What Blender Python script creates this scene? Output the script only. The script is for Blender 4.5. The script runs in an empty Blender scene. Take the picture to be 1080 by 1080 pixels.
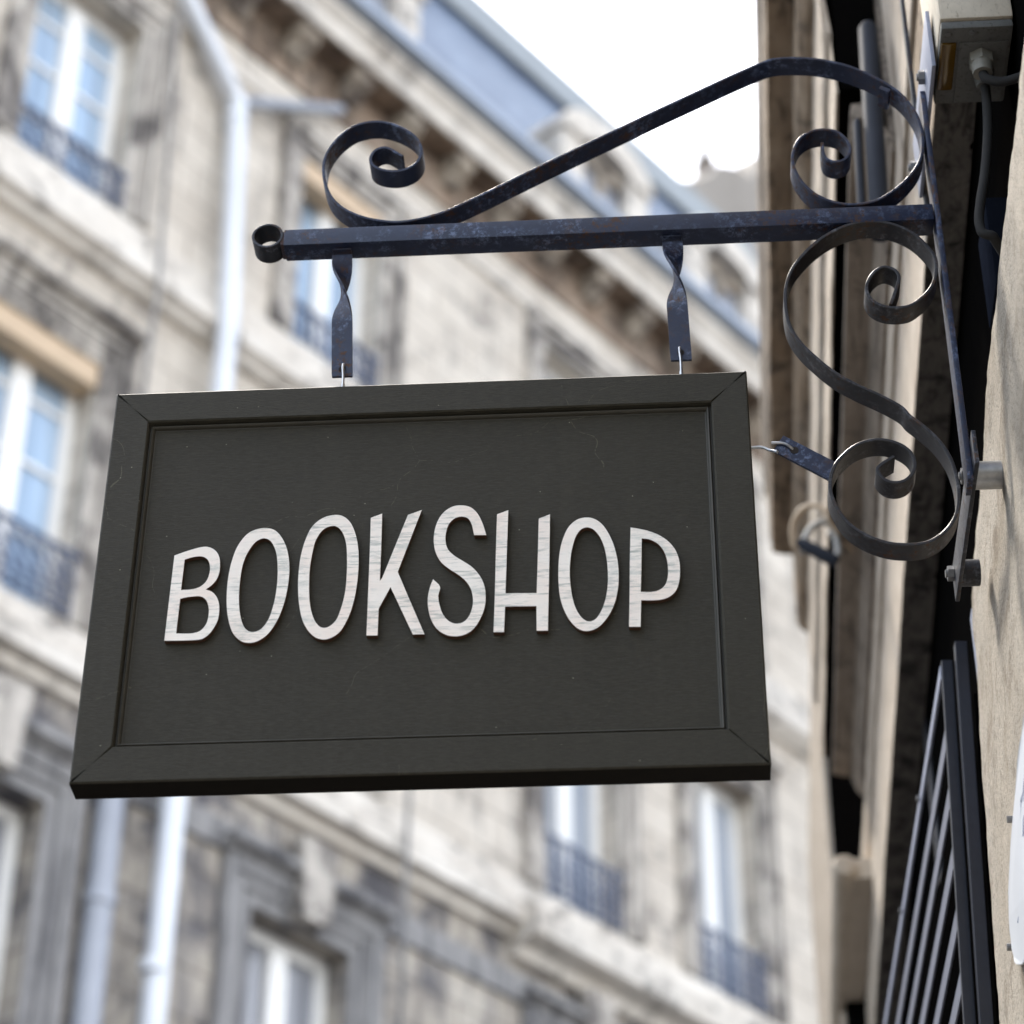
# Bookshop sign on an iron bracket, limestone street behind
# traced outlines in metres, in the plane of the sign (x, z)
DATA = {"letters": [["B", [[[0.1064, 0.3547], [0.1183, 0.3596], [0.1307, 0.364], [0.1441, 0.3674], [0.1523, 0.367], [0.1619, 0.3612], [0.1681, 0.3511], [0.1705, 0.338], [0.1704, 0.3239], [0.1673, 0.3122], [0.1617, 0.3038], [0.1541, 0.2972], [0.1625, 0.2931], [0.1693, 0.2853], [0.1738, 0.2735], [0.175, 0.2628], [0.1743, 0.2481], [0.1693, 0.2336], [0.1616, 0.2224], [0.154, 0.2174], [0.1408, 0.2162], [0.1044, 0.2167], [0.105, 0.2612]], [[0.1212, 0.3473], [0.13, 0.3504], [0.1381, 0.3519], [0.1454, 0.3514], [0.1524, 0.3467], [0.1564, 0.3374], [0.1571, 0.3233], [0.1531, 0.3095], [0.1448, 0.3012], [0.1342, 0.298], [0.1202, 0.2975]], [[0.1203, 0.2831], [0.1281, 0.2852], [0.137, 0.2863], [0.1477, 0.2861], [0.155, 0.281], [0.1598, 0.2697], [0.1611, 0.257], [0.1592, 0.2423], [0.1521, 0.2311], [0.1417, 0.2273], [0.1194, 0.2277]]]], ["O", [[[0.2268, 0.3957], [0.2428, 0.3911], [0.2575, 0.3694], [0.2656, 0.3364], [0.2661, 0.3019], [0.2617, 0.268], [0.2528, 0.2389], [0.2399, 0.2185], [0.2245, 0.2095], [0.2103, 0.2112], [0.197, 0.2242], [0.188, 0.2497], [0.1838, 0.2795], [0.1834, 0.3137], [0.1867, 0.3438], [0.194, 0.3698], [0.2079, 0.3894]], [[0.2219, 0.3765], [0.2279, 0.3785], [0.2342, 0.3765], [0.2401, 0.3701], [0.2465, 0.3545], [0.2502, 0.3283], [0.2509, 0.2982], [0.2481, 0.2685], [0.2418, 0.2435], [0.2321, 0.2292], [0.2216, 0.2262], [0.2124, 0.232], [0.2052, 0.249], [0.2006, 0.2788], [0.2, 0.3088], [0.2018, 0.3346], [0.2067, 0.3539], [0.2157, 0.3711]]]], ["O", [[[0.3267, 0.4138], [0.3368, 0.4105], [0.3464, 0.4001], [0.3545, 0.38], [0.3591, 0.3557], [0.3607, 0.3275], [0.3598, 0.2974], [0.3565, 0.2699], [0.3497, 0.2428], [0.3383, 0.2203], [0.3229, 0.2111], [0.3105, 0.213], [0.2994, 0.2227], [0.2895, 0.2409], [0.2832, 0.2664], [0.28, 0.2941], [0.2794, 0.322], [0.281, 0.3479], [0.2859, 0.374], [0.2947, 0.3967], [0.3095, 0.4101]], [[0.323, 0.3956], [0.3304, 0.392], [0.3372, 0.3818], [0.3421, 0.3651], [0.3444, 0.3411], [0.3452, 0.3109], [0.3442, 0.2853], [0.34, 0.26], [0.333, 0.2392], [0.322, 0.2296], [0.314, 0.2305], [0.3065, 0.2392], [0.3003, 0.2552], [0.2966, 0.2743], [0.2947, 0.3], [0.2943, 0.3258], [0.2963, 0.3495], [0.3005, 0.3734], [0.3105, 0.3906]]]], ["K", [[[0.3743, 0.4068], [0.3899, 0.4134], [0.3905, 0.3566], [0.3906, 0.3022], [0.3934, 0.3058], [0.4092, 0.357], [0.4256, 0.4097], [0.4445, 0.4172], [0.4299, 0.3682], [0.4145, 0.3157], [0.4338, 0.2649], [0.4534, 0.2144], [0.4379, 0.2145], [0.4218, 0.2527], [0.4055, 0.2914], [0.3907, 0.257], [0.3908, 0.2146], [0.3759, 0.2151], [0.3754, 0.3097], [0.375, 0.366]]]], ["S", [[[0.5339, 0.3714], [0.5285, 0.3911], [0.5215, 0.4078], [0.5117, 0.4189], [0.5, 0.4227], [0.4884, 0.4218], [0.477, 0.4144], [0.4685, 0.4018], [0.4632, 0.3832], [0.4623, 0.3622], [0.466, 0.3435], [0.473, 0.3293], [0.4847, 0.3174], [0.4982, 0.3066], [0.5079, 0.2959], [0.5147, 0.2821], [0.5172, 0.2662], [0.5161, 0.2527], [0.5116, 0.2395], [0.5043, 0.2313], [0.4949, 0.2294], [0.4855, 0.2338], [0.4777, 0.2441], [0.4727, 0.2588], [0.4704, 0.2747], [0.4724, 0.2893], [0.4628, 0.3018], [0.4588, 0.2887], [0.4564, 0.2707], [0.4578, 0.2527], [0.4619, 0.2369], [0.4698, 0.2221], [0.4812, 0.2128], [0.4944, 0.2095], [0.5074, 0.2119], [0.5185, 0.2203], [0.5276, 0.2366], [0.533, 0.2543], [0.5341, 0.2723], [0.5317, 0.2905], [0.5248, 0.3067], [0.5151, 0.3196], [0.5035, 0.3293], [0.491, 0.339], [0.4821, 0.3498], [0.4786, 0.3615], [0.4784, 0.3755], [0.4823, 0.3918], [0.4898, 0.4009], [0.4994, 0.4038], [0.5081, 0.4006], [0.5131, 0.3917], [0.5172, 0.3721]]]], ["H", [[[0.5482, 0.4056], [0.5636, 0.412], [0.5621, 0.3419], [0.5607, 0.2753], [0.6025, 0.2742], [0.6041, 0.3357], [0.6054, 0.3961], [0.6208, 0.4026], [0.6196, 0.3213], [0.6174, 0.2138], [0.6025, 0.2143], [0.6022, 0.2533], [0.5603, 0.2542], [0.5593, 0.2137], [0.5453, 0.2142], [0.5465, 0.2786], [0.5472, 0.3472]]]], ["O", [[[0.6702, 0.3952], [0.68, 0.3931], [0.6907, 0.3843], [0.6994, 0.3693], [0.7062, 0.3505], [0.7111, 0.3266], [0.7127, 0.3008], [0.711, 0.2754], [0.7053, 0.2504], [0.6953, 0.2299], [0.6829, 0.2159], [0.6698, 0.2112], [0.6585, 0.2147], [0.6481, 0.2265], [0.6395, 0.2445], [0.634, 0.2657], [0.6319, 0.2912], [0.632, 0.3168], [0.6339, 0.3404], [0.6385, 0.3619], [0.6467, 0.3813], [0.6585, 0.3926]], [[0.6709, 0.3788], [0.6789, 0.3756], [0.6868, 0.3654], [0.6937, 0.3467], [0.6969, 0.3271], [0.6983, 0.3014], [0.6974, 0.2802], [0.694, 0.2592], [0.6876, 0.2406], [0.6796, 0.2289], [0.6717, 0.2262], [0.6639, 0.2311], [0.6562, 0.2439], [0.6511, 0.2609], [0.6482, 0.2821], [0.647, 0.3034], [0.6481, 0.3269], [0.6518, 0.3505], [0.6573, 0.3677], [0.6637, 0.3762]]]], ["P", [[[0.7303, 0.3761], [0.7388, 0.3742], [0.753, 0.3699], [0.7688, 0.3617], [0.7809, 0.3508], [0.7894, 0.3375], [0.7941, 0.3212], [0.7949, 0.3019], [0.793, 0.285], [0.7881, 0.2704], [0.7791, 0.2613], [0.7676, 0.2573], [0.7536, 0.2568], [0.7418, 0.2574], [0.74, 0.2154], [0.7247, 0.216], [0.7266, 0.2664], [0.7281, 0.3195]], [[0.745, 0.3576], [0.7561, 0.355], [0.7666, 0.3477], [0.7742, 0.3355], [0.7782, 0.3196], [0.7789, 0.3025], [0.7776, 0.2898], [0.7735, 0.2794], [0.7654, 0.2723], [0.7557, 0.2701], [0.7416, 0.2707], [0.7434, 0.3124]]]]], "top": [[0.3972, 1.0834], [0.3875, 1.0913], [0.3791, 1.0984], [0.3695, 1.1031], [0.3574, 1.0997], [0.3502, 1.0902], [0.3483, 1.0774], [0.3533, 1.0662], [0.3657, 1.0571], [0.3833, 1.0528], [0.3994, 1.0545], [0.4139, 1.0628], [0.4225, 1.075], [0.4261, 1.0913], [0.4221, 1.11], [0.4121, 1.1273], [0.3912, 1.1452], [0.3731, 1.1545], [0.3552, 1.1586], [0.3362, 1.1571], [0.3174, 1.1496], [0.2965, 1.1284], [0.2815, 1.0996], [0.2763, 1.0687], [0.2807, 1.0339], [0.2915, 1.0045], [0.3113, 0.9803], [0.3386, 0.9628], [0.3655, 0.9536], [0.3974, 0.9491], [0.4533, 0.9614], [0.4981, 0.9839], [0.5734, 1.0294], [0.6494, 1.0754], [0.7264, 1.1205], [0.7886, 1.1572], [0.8462, 1.1902], [0.9147, 1.2293], [0.9571, 1.2515], [0.9666, 1.2554], [0.9847, 1.2577], [1.0026, 1.2574], [1.0352, 1.2533], [1.0673, 1.2428], [1.0961, 1.2285], [1.1242, 1.2079], [1.149, 1.1856], [1.1674, 1.1598], [1.1796, 1.1312], [1.186, 1.0984], [1.1864, 1.0703], [1.1822, 1.0427], [1.1733, 1.0195], [1.1555, 0.993], [1.1343, 0.9716], [1.1101, 0.9544], [1.0897, 0.9486], [1.0669, 0.9475], [1.0418, 0.9547], [1.0199, 0.9694], [1.004, 0.9898], [0.9931, 1.0139], [0.9887, 1.0378], [0.9916, 1.0615], [1.0017, 1.0842], [1.0171, 1.0974], [1.0372, 1.1023], [1.0573, 1.0971], [1.0702, 1.0822], [1.0759, 1.0647], [1.0736, 1.0489], [1.0647, 1.0375], [1.0501, 1.0351], [1.0396, 1.0421], [1.0356, 1.055], [1.0354, 1.075]], "low": [[1.1122, 0.7521], [1.1188, 0.7704], [1.126, 0.792], [1.1283, 0.8047], [1.1221, 0.8175], [1.108, 0.8234], [1.0929, 0.8137], [1.082, 0.7942], [1.0802, 0.7783], [1.0856, 0.7622], [1.0991, 0.7504], [1.1167, 0.7456], [1.1379, 0.7477], [1.1573, 0.7625], [1.1725, 0.7816], [1.182, 0.8091], [1.1831, 0.8373], [1.1743, 0.8581], [1.1558, 0.885], [1.1298, 0.9041], [1.1058, 0.9116], [1.0811, 0.9117], [1.0526, 0.9029], [1.0204, 0.8819], [0.993, 0.8526], [0.9745, 0.8239], [0.9639, 0.7882], [0.962, 0.7565], [0.9654, 0.7209], [0.9785, 0.6891], [0.9976, 0.6612], [1.0246, 0.6301], [1.0553, 0.606], [1.086, 0.5858], [1.1134, 0.5633], [1.1206, 0.551], [1.1378, 0.5322], [1.1573, 0.5056], [1.1696, 0.4776], [1.1749, 0.4521], [1.1769, 0.425], [1.1742, 0.3965], [1.1652, 0.3704], [1.1482, 0.3486], [1.1264, 0.3353], [1.0988, 0.3327], [1.0719, 0.3375], [1.0426, 0.3532], [1.0232, 0.3725], [1.0098, 0.3996], [1.0043, 0.4227], [1.0052, 0.4458], [1.013, 0.4688], [1.0251, 0.4851], [1.0444, 0.5019], [1.0669, 0.5096], [1.0857, 0.5088], [1.1061, 0.4992], [1.1189, 0.4837], [1.1215, 0.4641], [1.1161, 0.4488], [1.1047, 0.4385], [1.0922, 0.4359], [1.0801, 0.4403], [1.0723, 0.4507], [1.0703, 0.4605], [1.0768, 0.468], [1.0943, 0.4801]], "tab": [[0.9457, 0.5281], [1.0144, 0.4793], [1.0027, 0.4502], [0.9307, 0.5026]], "tabhole": [[0.9574, 0.5014]], "joint": [[1.1418, 1.1786], [1.1366, 1.185]], "cable1": [[1.2852, -0.06, 1.1268], [1.2808, -0.06, 1.0974], [1.2747, -0.06, 1.0392], [1.2674, -0.06, 0.9821], [1.2575, -0.06, 0.9261], [1.2474, -0.06, 0.8804], [1.2423, -0.06, 0.844], [1.2457, -0.06, 0.8239], [1.2585, -0.06, 0.8178], [1.2773, -0.06, 0.806]], "loop1": [[1.1057, 2.35, 1.9448], [1.1009, 2.35, 1.9822], [1.1101, 2.35, 2.0193], [1.1352, 2.35, 2.0443], [1.1634, 2.35, 2.0431], [1.1808, 2.35, 2.0221], [1.1902, 2.35, 1.9872]], "loop2": [[1.1249, 2.35, 1.9156], [1.1324, 2.35, 1.9609], [1.1532, 2.35, 1.9944], [1.1799, 2.35, 2.0077], [1.2, 2.35, 1.9925], [1.2087, 2.35, 1.9493], [1.2081, 2.35, 1.9067], [1.1899, 2.35, 1.8792]], "connr": [[1.2328, 2.35, 2.0927], [1.2216, 2.35, 2.0349], [1.193, 2.35, 1.9928]], "cam": [0.7639034153942194, -2.7840471580232693, -1.5823053985873705, 0.06987785200971858, 0.6188814947337956, 0.006839442075048155, 2643.0897529796466]}
SKYS, SUNE, EXPO, FSTOP = .13, 1.9, 1.85, 3.3
CL0, CL1, CLOUD = .44, .60, (9., 9.2, 9.6)
import bpy, bmesh, math, random
from mathutils import Vector, Matrix, noise as mnoise
random.seed(7)
C = bpy.context.scene.collection
R = math.radians
PI = math.pi

# ------------------------------------------------------------------ helpers
class MB:
    """collects boxes, bars, tubes and polygons; build() links them as ONE mesh object"""
    def __init__(s): s.v = []; s.f = []; s.m = []
    def add(s, vs, fs, mi=0):
        b = len(s.v); s.v += [tuple(v) for v in vs]; s.f += [tuple(b+i for i in f) for f in fs]; s.m += [mi]*len(fs); return s
    def box(s, x0, x1, y0, y1, z0, z1, mi=0, bev=0.0, M=None):
        if bev > 0:
            bm = bmesh.new(); bmesh.ops.create_cube(bm, size=1)
            for v in bm.verts:
                v.co = Vector(((x0+x1)/2+v.co.x*(x1-x0), (y0+y1)/2+v.co.y*(y1-y0), (z0+z1)/2+v.co.z*(z1-z0)))
            bmesh.ops.bevel(bm, geom=bm.edges[:], offset=bev, segments=2, affect='EDGES', profile=.6)
            if M: bmesh.ops.transform(bm, matrix=M, verts=bm.verts)
            return s.bm(bm, mi)
        vs = [Vector((x, y, z)) for x in (x0, x1) for y in (y0, y1) for z in (z0, z1)]
        if M: vs = [M @ v for v in vs]
        return s.add(vs, [(0,1,3,2),(4,6,7,5),(0,4,5,1),(2,3,7,6),(0,2,6,4),(1,5,7,3)], mi)
    def bm(s, bm, mi=0):
        bm.verts.index_update()
        s.add([v.co.copy() for v in bm.verts], [[v.index for v in f.verts] for f in bm.faces], mi); bm.free(); return s
    def tube(s, pts, r, n=10, mi=0, cap=True, rs=None):
        P = [Vector(p) for p in pts]; rings = []
        up = None
        for i, p in enumerate(P):
            d = (P[min(i+1, len(P)-1)]-P[max(i-1, 0)]).normalized()
            if up is None:
                up = Vector((0,0,1)) if abs(d.z) < .9 else Vector((1,0,0))
            a = d.cross(up).normalized(); up = a.cross(d).normalized()
            rr = rs[i] if rs else r
            rings.append([p + (a*math.cos(2*PI*k/n)+up*math.sin(2*PI*k/n))*rr for k in range(n)])
        vs = [v for rg in rings for v in rg]; fs = []
        for i in range(len(P)-1):
            for k in range(n):
                fs.append((i*n+k, i*n+(k+1)%n, (i+1)*n+(k+1)%n, (i+1)*n+k))
        if cap: fs += [tuple(range(n))[::-1], tuple((len(P)-1)*n+k for k in range(n))]
        return s.add(vs, fs, mi)
    def ext(s, prof, a0, a1, axis='x', mi=0, caps=True):
        """extrude a closed (u,w) profile along x (u->y,w->z) or y (u->x,w->z)"""
        n = len(prof)
        mk = (lambda a, u, w: (a, u, w)) if axis == 'x' else (lambda a, u, w: (u, a, w))
        vs = [mk(a0, *p) for p in prof] + [mk(a1, *p) for p in prof]
        fs = [(i, (i+1) % n, n+(i+1) % n, n+i) for i in range(n)]
        if caps: fs += [tuple(range(n))[::-1], tuple(range(n, 2*n))]
        return s.add(vs, fs, mi)
    def build(s, name, mats, parent=None, smooth=False, world=True):
        me = bpy.data.meshes.new(name)
        vs = s.v
        if parent is not None and world:
            Mi = parent_matrix(parent).inverted(); vs = [Mi @ Vector(v) for v in vs]
        me.from_pydata([tuple(v) for v in vs], [], s.f)
        if not isinstance(mats, (list, tuple)): mats = [mats]
        for m in mats: me.materials.append(m)
        me.polygons.foreach_set('material_index', s.m)
        bm = bmesh.new(); bm.from_mesh(me); bmesh.ops.recalc_face_normals(bm, faces=bm.faces); bm.to_mesh(me); bm.free()
        if smooth:
            me.polygons.foreach_set('use_smooth', [True]*len(me.polygons))
            try: me.set_sharp_from_angle(angle=R(38))
            except Exception: pass
        me.update()
        o = bpy.data.objects.new(name, me); C.objects.link(o)
        if parent is not None: o.parent = parent
        return o

def parent_matrix(o):
    M = Matrix.LocRotScale(o.location, o.rotation_euler, o.scale)
    return parent_matrix(o.parent) @ M if o.parent else M
def thing(name, label, cat, loc=(0,0,0), rotz=0, group=None):
    o = bpy.data.objects.new(name, None); C.objects.link(o)
    o.location = loc; o.rotation_euler = (0,0,rotz); o.empty_display_size = .1
    return tag(o, label, cat, group)
def tag(o, label=None, cat=None, group=None, kind=None):
    if label: o['label'] = label
    if cat: o['category'] = cat
    if group: o['group'] = group
    if kind: o['kind'] = kind
    return o
def catmull(P, n=6, closed=False, corner=58):
    P = [Vector(p) for p in P]; N = len(P); out = []
    def sharp(i):
        if not closed and i in (0, N-1): return True
        a = P[i]-P[i-1]; b = P[(i+1) % N]-P[i]
        return math.degrees(a.angle(b, 0)) > corner
    sh = [sharp(i) for i in range(N)]
    for i in range(N if closed else N-1):
        p1, p2 = P[i], P[(i+1) % N]
        p0 = P[i-1] if (closed or i > 0) else p1
        p3 = P[(i+2) % N] if (closed or i+2 < N) else p2
        d1 = (p2-p1)
        a, b, c = (p1-p0).length**.5+1e-9, d1.length**.5+1e-9, (p3-p2).length**.5+1e-9
        m1 = d1 if sh[i] else ((p1-p0)/a-(p2-p0)/(a+b)+d1/b)*b
        m2 = d1 if sh[(i+1) % N] else (d1/b-(p3-p1)/(b+c)+(p3-p2)/c)*b
        for k in range(n):
            t = k/n; t2 = t*t; t3 = t2*t
            out.append(p1*(2*t3-3*t2+1)+m1*(t3-2*t2+t)+p2*(-2*t3+3*t2)+m2*(t3-t2))
    if not closed: out.append(P[-1])
    return out

# ------------------------------------------------------------------ materials
def mat(name):
    m = bpy.data.materials.new(name); m.use_nodes = True
    nt = m.node_tree; b = nt.nodes['Principled BSDF']
    return m, nt, b
def N(nt, t, **kw):
    n = nt.nodes.new(t)
    for k, v in kw.items():
        if k == 'inp':
            for a, b in v.items(): n.inputs[a].default_value = b
        else: setattr(n, k, v)
    return n
def coords(nt, scale=(1,1,1), which='Object', rot=(0,0,0)):
    tc = N(nt, 'ShaderNodeTexCoord'); mp = N(nt, 'ShaderNodeMapping')
    mp.inputs['Scale'].default_value = scale; mp.inputs['Rotation'].default_value = rot
    nt.links.new(tc.outputs[which], mp.inputs[0]); return mp.outputs[0]
def ramp(nt, fac, stops):
    r = N(nt, 'ShaderNodeValToRGB'); el = r.color_ramp.elements
    while len(el) < len(stops): el.new(.5)
    for e, (p, c) in zip(el, stops):
        e.position = p; e.color = tuple(c)+(1,) if len(c) == 3 else c
    nt.links.new(fac, r.inputs[0]); return r.outputs[0]
def noise(nt, vec, scale, detail=6, rough=.6, dist=0):
    n = N(nt, 'ShaderNodeTexNoise'); n.inputs['Scale'].default_value = scale; n.inputs['Detail'].default_value = detail
    n.inputs['Roughness'].default_value = rough; n.inputs['Distortion'].default_value = dist
    nt.links.new(vec, n.inputs['Vector']); return n.outputs['Fac']
def mix(nt, fac, a, b, mode='MIX'):
    m = N(nt, 'ShaderNodeMix', data_type='RGBA', blend_type=mode, clamp_factor=True)
    for k, v in ((0, fac), (6, a), (7, b)):
        if hasattr(v, 'links'): nt.links.new(v, m.inputs[k])
        else: m.inputs[k].default_value = v if k == 0 else (tuple(v)+(1,))[:4]
    return m.outputs[2]
def math_(nt, op, a, b=0):
    m = N(nt, 'ShaderNodeMath', operation=op)
    for k, v in ((0, a), (1, b)):
        if hasattr(v, 'links'): nt.links.new(v, m.inputs[k])
        else: m.inputs[k].default_value = v
    return m.outputs[0]
def bump(nt, b, h, strength, dist=.01):
    n = N(nt, 'ShaderNodeBump'); n.inputs['Strength'].default_value = strength; n.inputs['Distance'].default_value = dist
    nt.links.new(h, n.inputs['Height']); nt.links.new(n.outputs[0], b.inputs['Normal'])
def setc(nt, b, col):
    if hasattr(col, 'links'): nt.links.new(col, b.inputs['Base Color'])
    else: b.inputs['Base Color'].default_value = tuple(col)+(1,)
G = lambda v: (v, v, v)

def m_plain(name, col, rough=.6, metal=0, spec=.5, var=.15, sc=8):
    m, nt, b = mat(name)
    f = noise(nt, coords(nt), sc, 5)
    setc(nt, b, mix(nt, f, [c*(1-var) for c in col], [min(1, c*(1+var)) for c in col]))
    b.inputs['Roughness'].default_value = rough; b.inputs['Metallic'].default_value = metal
    b.inputs['Specular IOR Level'].default_value = spec
    return m

def m_sign():
    m, nt, b = mat('charcoal_sign_paint')
    v = coords(nt); vg = coords(nt, (1, 1, 9))
    grain = noise(nt, vg, 85, 6, .75); blot = noise(nt, v, 5, 4, .5)
    c = mix(nt, blot, (.0168, .0148, .0082), (.0290, .0258, .0165))
    stv = noise(nt, coords(nt, (14, 14, .9)), 3, 6, .65)
    c = mix(nt, ramp(nt, stv, [(.50, G(0)), (.80, G(.16))]), c, (.058, .052, .038))
    c = mix(nt, ramp(nt, grain, [(.42, G(0)), (.70, G(.6))]), c, (.055, .049, .035))
    # specks of dust and chipped paint
    vo = N(nt, 'ShaderNodeTexVoronoi', feature='F1'); vo.inputs['Scale'].default_value = 70
    nt.links.new(v, vo.inputs['Vector'])
    chance = N(nt, 'ShaderNodeSeparateColor'); nt.links.new(vo.outputs['Color'], chance.inputs[0])
    sp = math_(nt, 'MULTIPLY', math_(nt, 'LESS_THAN', vo.outputs['Distance'], .055), math_(nt, 'GREATER_THAN', chance.outputs[0], .86))
    c = mix(nt, math_(nt, 'MULTIPLY', sp, .75), c, (.30, .28, .22))
    # hairline cracks, broken up by a mask
    v2 = N(nt, 'ShaderNodeTexVoronoi', feature='DISTANCE_TO_EDGE'); v2.inputs['Scale'].default_value = 3.1
    wv = N(nt, 'ShaderNodeVectorMath', operation='ADD'); nn = N(nt, 'ShaderNodeTexNoise'); nn.inputs['Scale'].default_value = 6
    nt.links.new(v, nn.inputs['Vector']); sc = N(nt, 'ShaderNodeVectorMath', operation='SCALE'); sc.inputs['Scale'].default_value = .16
    nt.links.new(nn.outputs['Color'], sc.inputs[0]); nt.links.new(v, wv.inputs[0]); nt.links.new(sc.outputs[0], wv.inputs[1])
    nt.links.new(wv.outputs[0], v2.inputs['Vector'])
    cr = math_(nt, 'LESS_THAN', v2.outputs['Distance'], .0012)
    mk = math_(nt, 'GREATER_THAN', noise(nt, v, 120, 3, .6), .50)
    mk2 = math_(nt, 'GREATER_THAN', noise(nt, v, 4.3, 2, .5), .5)
    cr = math_(nt, 'MULTIPLY', math_(nt, 'MULTIPLY', cr, mk), mk2)
    c = mix(nt, math_(nt, 'MULTIPLY', cr, .28), c, (.17, .148, .10))
    setc(nt, b, c)
    b.inputs['Roughness'].default_value = .6; b.inputs['Specular IOR Level'].default_value = .25
    h = math_(nt, 'ADD', grain, math_(nt, 'MULTIPLY', noise(nt, v, 220, 3), .3))
    bump(nt, b, h, .5, .0020)
    return m
def m_letter():
    m, nt, b = mat('weathered_white_letter_paint')
    vs = coords(nt, (1, 1, 11)); v = coords(nt)
    st = noise(nt, vs, 22, 8, .72); pk = noise(nt, v, 14, 3, .5); big = noise(nt, v, 9, 3, .5)
    c = mix(nt, ramp(nt, pk, [(.42, G(0)), (.72, G(1))]), (.84, .79, .715), (.84, .72, .63))
    s = math_(nt, 'MULTIPLY', ramp(nt, st, [(.50, G(0)), (.66, G(1))]), ramp(nt, big, [(.42, G(.10)), (.56, G(1))]))
    c = mix(nt, s, c, (.34, .36, .32))
    wp = math_(nt, 'MULTIPLY', ramp(nt, noise(nt, coords(nt, (1, 1, 2.6)), 17, 6, .7), [(.54, G(0)), (.68, G(.7))]), 1.)
    c = mix(nt, wp, c, (.50, .52, .47))
    s2 = math_(nt, 'MULTIPLY', ramp(nt, noise(nt, coords(nt, (1, 1, 16)), 46, 6, .7), [(.64, G(0)), (.70, G(1))]), .85)
    c = mix(nt, s2, c, (.20, .20, .18))
    setc(nt, b, c); b.inputs['Roughness'].default_value = .5
    bump(nt, b, st, .25, .001)
    return m
def m_iron(name='blue_black_iron', rust=.5, c0=(.003, .006, .017), c1=(.013, .022, .058), sc=(.11, .145, .24)):
    m, nt, b = mat(name)
    v = coords(nt)
    f = noise(nt, v, 24, 7, .65); r = noise(nt, v, 75, 8, .8); big = noise(nt, v, 7, 4, .5); bl = noise(nt, v, 90, 8, .8)
    bm_ = noise(nt, v, 11, 5, .65)
    c = mix(nt, f, c0, c1)
    sc_ = math_(nt, 'MULTIPLY', ramp(nt, bl, [(.50, G(0)), (.60, G(.85))]), ramp(nt, bm_, [(.46, G(.06)), (.60, G(1))]))
    c = mix(nt, sc_, c, sc)  # scuffs; on the blue iron their tint also paints in sky sheen
    rm = math_(nt, 'MULTIPLY', ramp(nt, r, [(.57-.1*rust, G(0)), (.64-.1*rust, G(1))]), ramp(nt, big, [(.42, G(0)), (.58, G(1))]))
    c = mix(nt, math_(nt, 'MULTIPLY', rm, .9), c, (.075, .036, .017))
    setc(nt, b, c)
    rr = N(nt, 'ShaderNodeMapRange'); rr.inputs['To Min'].default_value = .30; rr.inputs['To Max'].default_value = .58
    nt.links.new(f, rr.inputs[0]); nt.links.new(mix(nt, rm, rr.outputs[0], G(.85)), b.inputs['Roughness'])
    b.inputs['Specular IOR Level'].default_value = .4
    h = math_(nt, 'ADD', f, math_(nt, 'MULTIPLY', r, .5)); bump(nt, b, h, .25, .0015)
    return m
def m_stone(name, c0, c1, stain=(.10,.085,.07), sm=.5, blocks=None, sc=1., bs=.5, bd=.006, streak=(3,3,.35), speck=.5, grime=None, pit=.42):
    """weathered limestone: colour drift, vertical dirt streaks, pits, joints"""
    m, nt, b = mat(name)
    v = coords(nt)
    big = noise(nt, v, 1.6*sc, 5, .6); med = noise(nt, v, 9*sc, 7, .65); fin = noise(nt, v, 90*sc, 6, .75)
    c = mix(nt, ramp(nt, big, [(.3, G(0)), (.7, G(1))]), c0, c1)
    c = mix(nt, ramp(nt, med, [(.42, G(0)), (.75, G(.45))]), c, [x*.72 for x in c1])
    st = noise(nt, coords(nt, streak), 2.3*sc, 7, .68, .4)
    c = mix(nt, ramp(nt, st, [(.62-.18*sm, G(0)), (.80-.18*sm, G(.85))]), c, stain)
    if grime:   # patchy black crust
        g = math_(nt, 'MULTIPLY', ramp(nt, noise(nt, v, grime[0], 8, .7, .6), [(grime[1], G(0)), (grime[1]+.12, G(1))]), grime[2])
        c = mix(nt, g, c, grime[3])
    pits = ramp(nt, fin, [(pit-.12, G(1)), (pit, G(0))])
    c = mix(nt, math_(nt, 'MULTIPLY', pits, speck), c, [x*.32 for x in c1])
    h = math_(nt, 'ADD', med, math_(nt, 'MULTIPLY', fin, .6))
    if blocks:
        br = N(nt, 'ShaderNodeTexBrick'); br.inputs['Scale'].default_value = 1
        br.inputs['Brick Width'].default_value = blocks[0]; br.inputs['Row Height'].default_value = blocks[1]
        br.inputs['Mortar Size'].default_value = blocks[2]; br.inputs['Color1'].default_value = (1,1,1,1)
        br.inputs['Color2'].default_value = (.86,.85,.84,1); br.inputs['Mortar'].default_value = (.55,.53,.52,1)
        nt.links.new(coords(nt, rot=blocks[3]), br.inputs['Vector'])
        c = mix(nt, 1., c, br.outputs['Color'], 'MULTIPLY')
    setc(nt, b, c); b.inputs['Roughness'].default_value = .9; b.inputs['Specular IOR Level'].default_value = .2
    bump(nt, b, h, bs, bd)
    return m
def m_glass(name, base, rough=.03, ior=1.9):
    m, nt, b = mat(name)
    v = coords(nt, (7, 1, .25))
    setc(nt, b, mix(nt, ramp(nt, noise(nt, v, 1.2, 3), [(.3, G(0)), (.7, G(1))]), base, [x*.55 for x in base]))
    b.inputs['Roughness'].default_value = rough; b.inputs['IOR'].default_value = ior
    return m

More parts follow.
